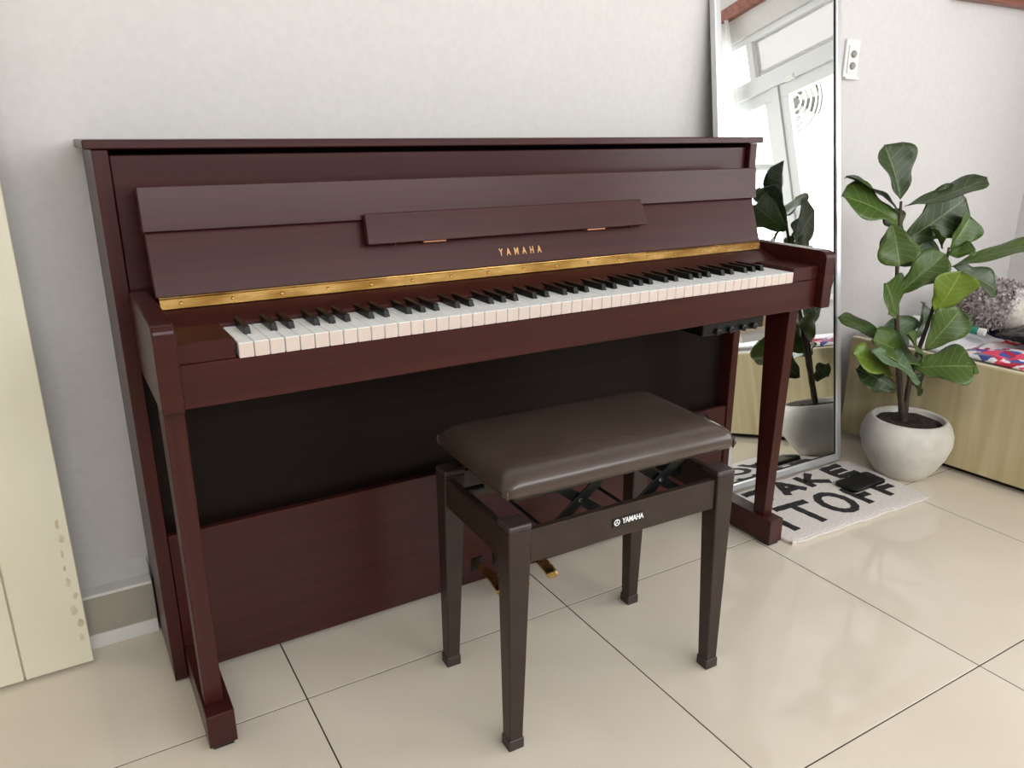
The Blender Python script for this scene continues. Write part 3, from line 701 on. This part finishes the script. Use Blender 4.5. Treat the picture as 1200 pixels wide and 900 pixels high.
# local frame: x into the bed, y along the side board (rotated slightly)
finish('side_board', box(0.0, 0.022, -1.75, 0.478, 0.020, 0.362), 'oak', bed, bevel=0.001)
finish('edge_band', box(-0.0005, 0.0225, -1.75, 0.478, 0.362, 0.368), 'edge', bed, bevel=0.001)
finish('plinth', box(0.03, 0.84, -1.70, 0.40, 0.0, 0.030), 'rubber', bed)
finish('mattress', loft(bmesh.new(), [[(x+0.45,y-0.64,z) for x, y in rrect(0.415-i, 1.09-i, 0.05)] for i, z in ((0.01,0.10),(0.0,0.12),(0.0,0.345),(0.02,0.365))]), 'sheet', bed, smooth=False)
def cloth(name, x0, x1, y0, y1, z, amp, m, nx, ny, seed, sc, label, cat):
    bm = bmesh.new(); G = []
    for i in range(nx+1):
        row = []
        for j in range(ny+1):
            x, y = x0+(x1-x0)*i/nx, y0+(y1-y0)*j/ny
            h = noise.noise(Vector((x*sc+seed, y*sc, seed)))*amp + noise.noise(Vector((x*sc*2.7, y*sc*2.2+seed, 3)))*amp*0.5
            e = min(i, nx-i, j, ny-j); zz = z + (abs(h)+amp*0.3 if e > 0 else 0.0)
            row.append(bm.verts.new((x, y, zz)))
        G.append(row)
    for i in range(nx):
        for j in range(ny): bm.faces.new((G[i][j],G[i+1][j],G[i+1][j+1],G[i][j+1]))
    o = finish(name, bm, m, None, smooth=True)
    so = o.modifiers.new('thickness','SOLIDIFY'); so.thickness = 0.004; so.offset = -1
    return tag(o, label, cat)
o = cloth('quilt', 1.600, 2.30, -0.22, 0.155, 0.372, 0.016, 'quilt', 60, 40, 2.0, 7.0, 'red and blue patterned quilt spread on the bed', 'quilt')
o = cloth('bed_sheet', 1.575, 1.92, 0.165, 0.40, 0.371, 0.012, 'sheet', 40, 30, 5.0, 11.0, 'rumpled white sheet with dark marks near the wall end of the bed', 'sheet')
o = cloth('navy_blanket', 1.93, 2.25, 0.17, 0.46, 0.372, 0.014, 'navy', 20, 20, 8.0, 8.0, 'folded navy cloth lying behind the plush toy', 'blanket')
o = cloth('pink_cloth', 1.585, 1.72, 0.405, 0.485, 0.374, 0.02, 'quilt', 14, 10, 9.0, 14.0, 'pink patterned cloth bunched at the wall end of the bed', 'cloth')
# plush toy
PL = Vector((1.985, 0.250, 0.388))
plush = thing('plush_toy', 'grey fluffy plush toy with white front sitting on the bed', 'plush toy', PL)
bm = bmesh.new(); bmesh.ops.create_icosphere(bm, subdivisions=4, radius=1.0)
for v in bm.verts:
    n = 1+0.05*noise.noise(v.co*3); v.co = Vector((v.co.x*0.125*n, v.co.y*0.112*n, 0.080+v.co.z*0.080*n))
    if v.co.z < 0.006: v.co.z = 0.006
body = finish('body', bm, 'fur', plush, smooth=True)
bm = bmesh.new(); random.seed(21); body.data.calc_loop_triangles()
vs = list(body.data.vertices)
for k in range(5200):
    v = random.choice(vs); p = v.co + Vector((random.uniform(-.008,.008),)*3); n = (v.normal+Vector((random.uniform(-.7,.7),random.uniform(-.7,.7),random.uniform(-.7,.5)))).normalized()
    if p.z < 0.02 or (p-Vector((0,-0.066,0.066))).length < 0.085: continue
    side = n.orthogonal().normalized()*0.0022; l = random.uniform(0.010,0.020)
    bend = Vector((random.uniform(-.5,.5),random.uniform(-.5,.5),random.uniform(-.5,.2)))*l
    bm.faces.new([bm.verts.new(c) for c in (p-side, p+side, p+n*l*0.6+side*0.7, p+n*l+bend)])
tag(finish('fur', bm, 'fur', plush), kind='stuff')
bm = bmesh.new(); bmesh.ops.create_icosphere(bm, subdivisions=3, radius=1.0)
for v in bm.verts: v.co = Vector((0.000+v.co.x*0.080, -0.066+v.co.y*0.070, 0.066+v.co.z*0.062))
finish('white_front', bm, 'fur_white', plush, smooth=True)
bm = bmesh.new(); bmesh.ops.create_icosphere(bm, subdivisions=3, radius=1.0)
for v in bm.verts: v.co = Vector((0.035+v.co.x*0.034, -0.095+v.co.y*0.026, 0.122+v.co.z*0.022))
finish('nose', bm, 'fur_pink', plush, smooth=True)
# marker pen
mk = thing('marker_tube', 'white tube with teal label lying on the bed', 'tube', (1.800, 0.290, 0.410), 0)
dirm = Vector((0.02,-0.26,0)).normalized(); mk.rotation_euler = (0,0,math.atan2(dirm.y,dirm.x))
def cyl_x(x0, x1, r): 
    bm = bmesh.new(); tube(bm, [(x0,0,0),(x1,0,0)], r, 20); return bm
finish('barrel', cyl_x(-0.10,0.11,0.0125), 'white', mk); finish('label_band', cyl_x(0.030,0.090,0.0128), 'green', mk); finish('cap', cyl_x(-0.135,-0.10,0.0135), 'white', mk)
# black bag
bm = bmesh.new(); bmesh.ops.create_icosphere(bm, subdivisions=5, radius=1.0)
for v in bm.verts:
    c = v.co.copy(); n = 1+0.28*noise.noise(c*1.7+Vector((4,1,2)))+0.16*abs(noise.noise(c*4.2))+0.06*noise.noise(c*11)
    taper = 0.45+0.55*min(1, max(0, (c.x+1)/1.0))
    v.co = Vector((c.x*0.125*n, c.y*0.085*n*taper, 0.030+c.z*0.036*n*taper))
    if v.co.z < 0.0: v.co.z = 0.0
bag = tag(finish('plastic_bag', bm, 'bag', None, smooth=True), 'crumpled black plastic bag on the patterned quilt', 'bag')
bag.location = (1.862, 0.035, 0.392); bag.rotation_euler = (0,0,-0.55)
# low tray table on the bed (seen in the mirror)
TB = Vector((1.86,-0.70,0.402))
tb = thing('tray_table', 'low tray table standing on the bed, seen in the mirror', 'table', TB, 0.1)
finish('top', box(-0.13,0.20,-0.26,0.26,0.045,0.060), 'edge', tb, bevel=0.002)
for a in (-0.24, 0.22): finish('leg', box(-0.10,0.17,a,a+0.02,0.0,0.045), 'white', tb, bevel=0.002)
def carton(name, label, cat, loc, sx, sy, sz, m, rz=0.0):
    t = thing(name, label, cat, loc, rz); finish('body', box(-sx,sx,-sy,sy,0,sz), m, t, bevel=0.002); finish('flap', box(-sx*0.98,sx*0.98,-sy*0.98,0.0,sz,sz+0.002), m, t); return t
carton('paper_box', 'white box on the tray table seen in the mirror', 'box', TB+Vector((0.06,0.04,0.0605)), 0.06, 0.08, 0.13, 'white', 0.15)
carton('cardboard_box', 'small cardboard box on the tray table seen in the mirror', 'box', TB+Vector((0.05,0.19,0.0605)), 0.05, 0.04, 0.11, 'card', -0.1)
carton('orange_box', 'small orange box on the tray table seen in the mirror', 'box', TB+Vector((-0.05,-0.10,0.0605)), 0.03, 0.03, 0.03, 'orange', 0.2)

# ================================================================== CURTAIN, OUTSIDE UNIT
bm = bmesh.new(); a = []; b = []
for k in range(121):
    t = k/120; y = -1.42+0.34*t; x = WX-0.055+0.022*math.sin(t*PI*14)+0.006*math.sin(t*31)
    a.append(bm.verts.new((x, y, 0.42))); b.append(bm.verts.new((WX-0.045+(x-WX+0.055)*0.6, y-0.02*(1-t), 2.135)))
for k in range(120): bm.faces.new((a[k],a[k+1],b[k+1],b[k]))
cu = tag(finish('curtain', bm, 'curtain', None, smooth=True), 'sheer white curtain gathered beside the window, seen in the mirror', 'curtain')
ac = thing('outdoor_unit', 'pale air conditioner outdoor unit with round fan grille beyond the window', 'air conditioner', (3.45,-1.49,1.52))
finish('casing', box(0,0.3,-0.40,0.40,0,0.60), 'outside', ac, bevel=0.01)
finish('fan_well', lathe(bmesh.new(), [(0.20,0.0),(0.20,0.004)], 40), 'outside_dark', ac).matrix_local = Matrix.Translation((-0.001,0.05,0.30)) @ Matrix.Rotation(-PI/2,4,'Y')
for r in (0.05,0.09,0.13,0.17,0.20):
    bm = bmesh.new(); tube(bm, [(-0.022,0.05+r*math.cos(2*PI*i/40),0.30+r*math.sin(2*PI*i/40)) for i in range(41)], 0.006, 6, cap=False); finish('grille_ring', bm, 'outside', ac, smooth=True)
for k in range(5):
    a0 = 2*PI*k/5; bm = bmesh.new()
    vs = [bm.verts.new((-0.008-0.006*math.sin(q), 0.05+r*math.cos(a0+q), 0.30+r*math.sin(a0+q))) for r, q in ((0.03,0),(0.18,-0.1),(0.18,0.55),(0.03,0.6))]
    bm.faces.new(vs); bo = finish('fan_blade', bm, 'grille', ac); so = bo.modifiers.new('s','SOLIDIFY'); so.thickness = 0.003
finish('fan_hub', lathe(bmesh.new(), [(0.035,0),(0.03,0.012)], 16, (0,0,0)), 'outside_dark', ac).matrix_local = Matrix.Translation((0,0.05,0.30)) @ Matrix.Rotation(-PI/2,4,'Y')
finish('bracket', box(-0.05,0.32,-0.36,-0.32,-0.04,0.0), 'outside_dark', ac); finish('bracket', box(-0.05,0.32,0.32,0.36,-0.04,0.0), 'outside_dark', ac)

# power cord looping at the right of the knee board
bm = bmesh.new()
P = [Vector(p) for p in ((0.560,0.2700,0.285),(0.572,0.262,0.300),(0.595,0.252,0.322),(0.622,0.250,0.322),(0.642,0.252,0.300),(0.650,0.256,0.275),(0.654,0.262,0.255),(0.655,0.2700,0.245))]
tube(bm, smooth_path(P, 6), 0.003, 8)
tag(finish('power_cord', bm, 'black', None, smooth=True), 'thin black cord looping down the piano knee board', 'cord')
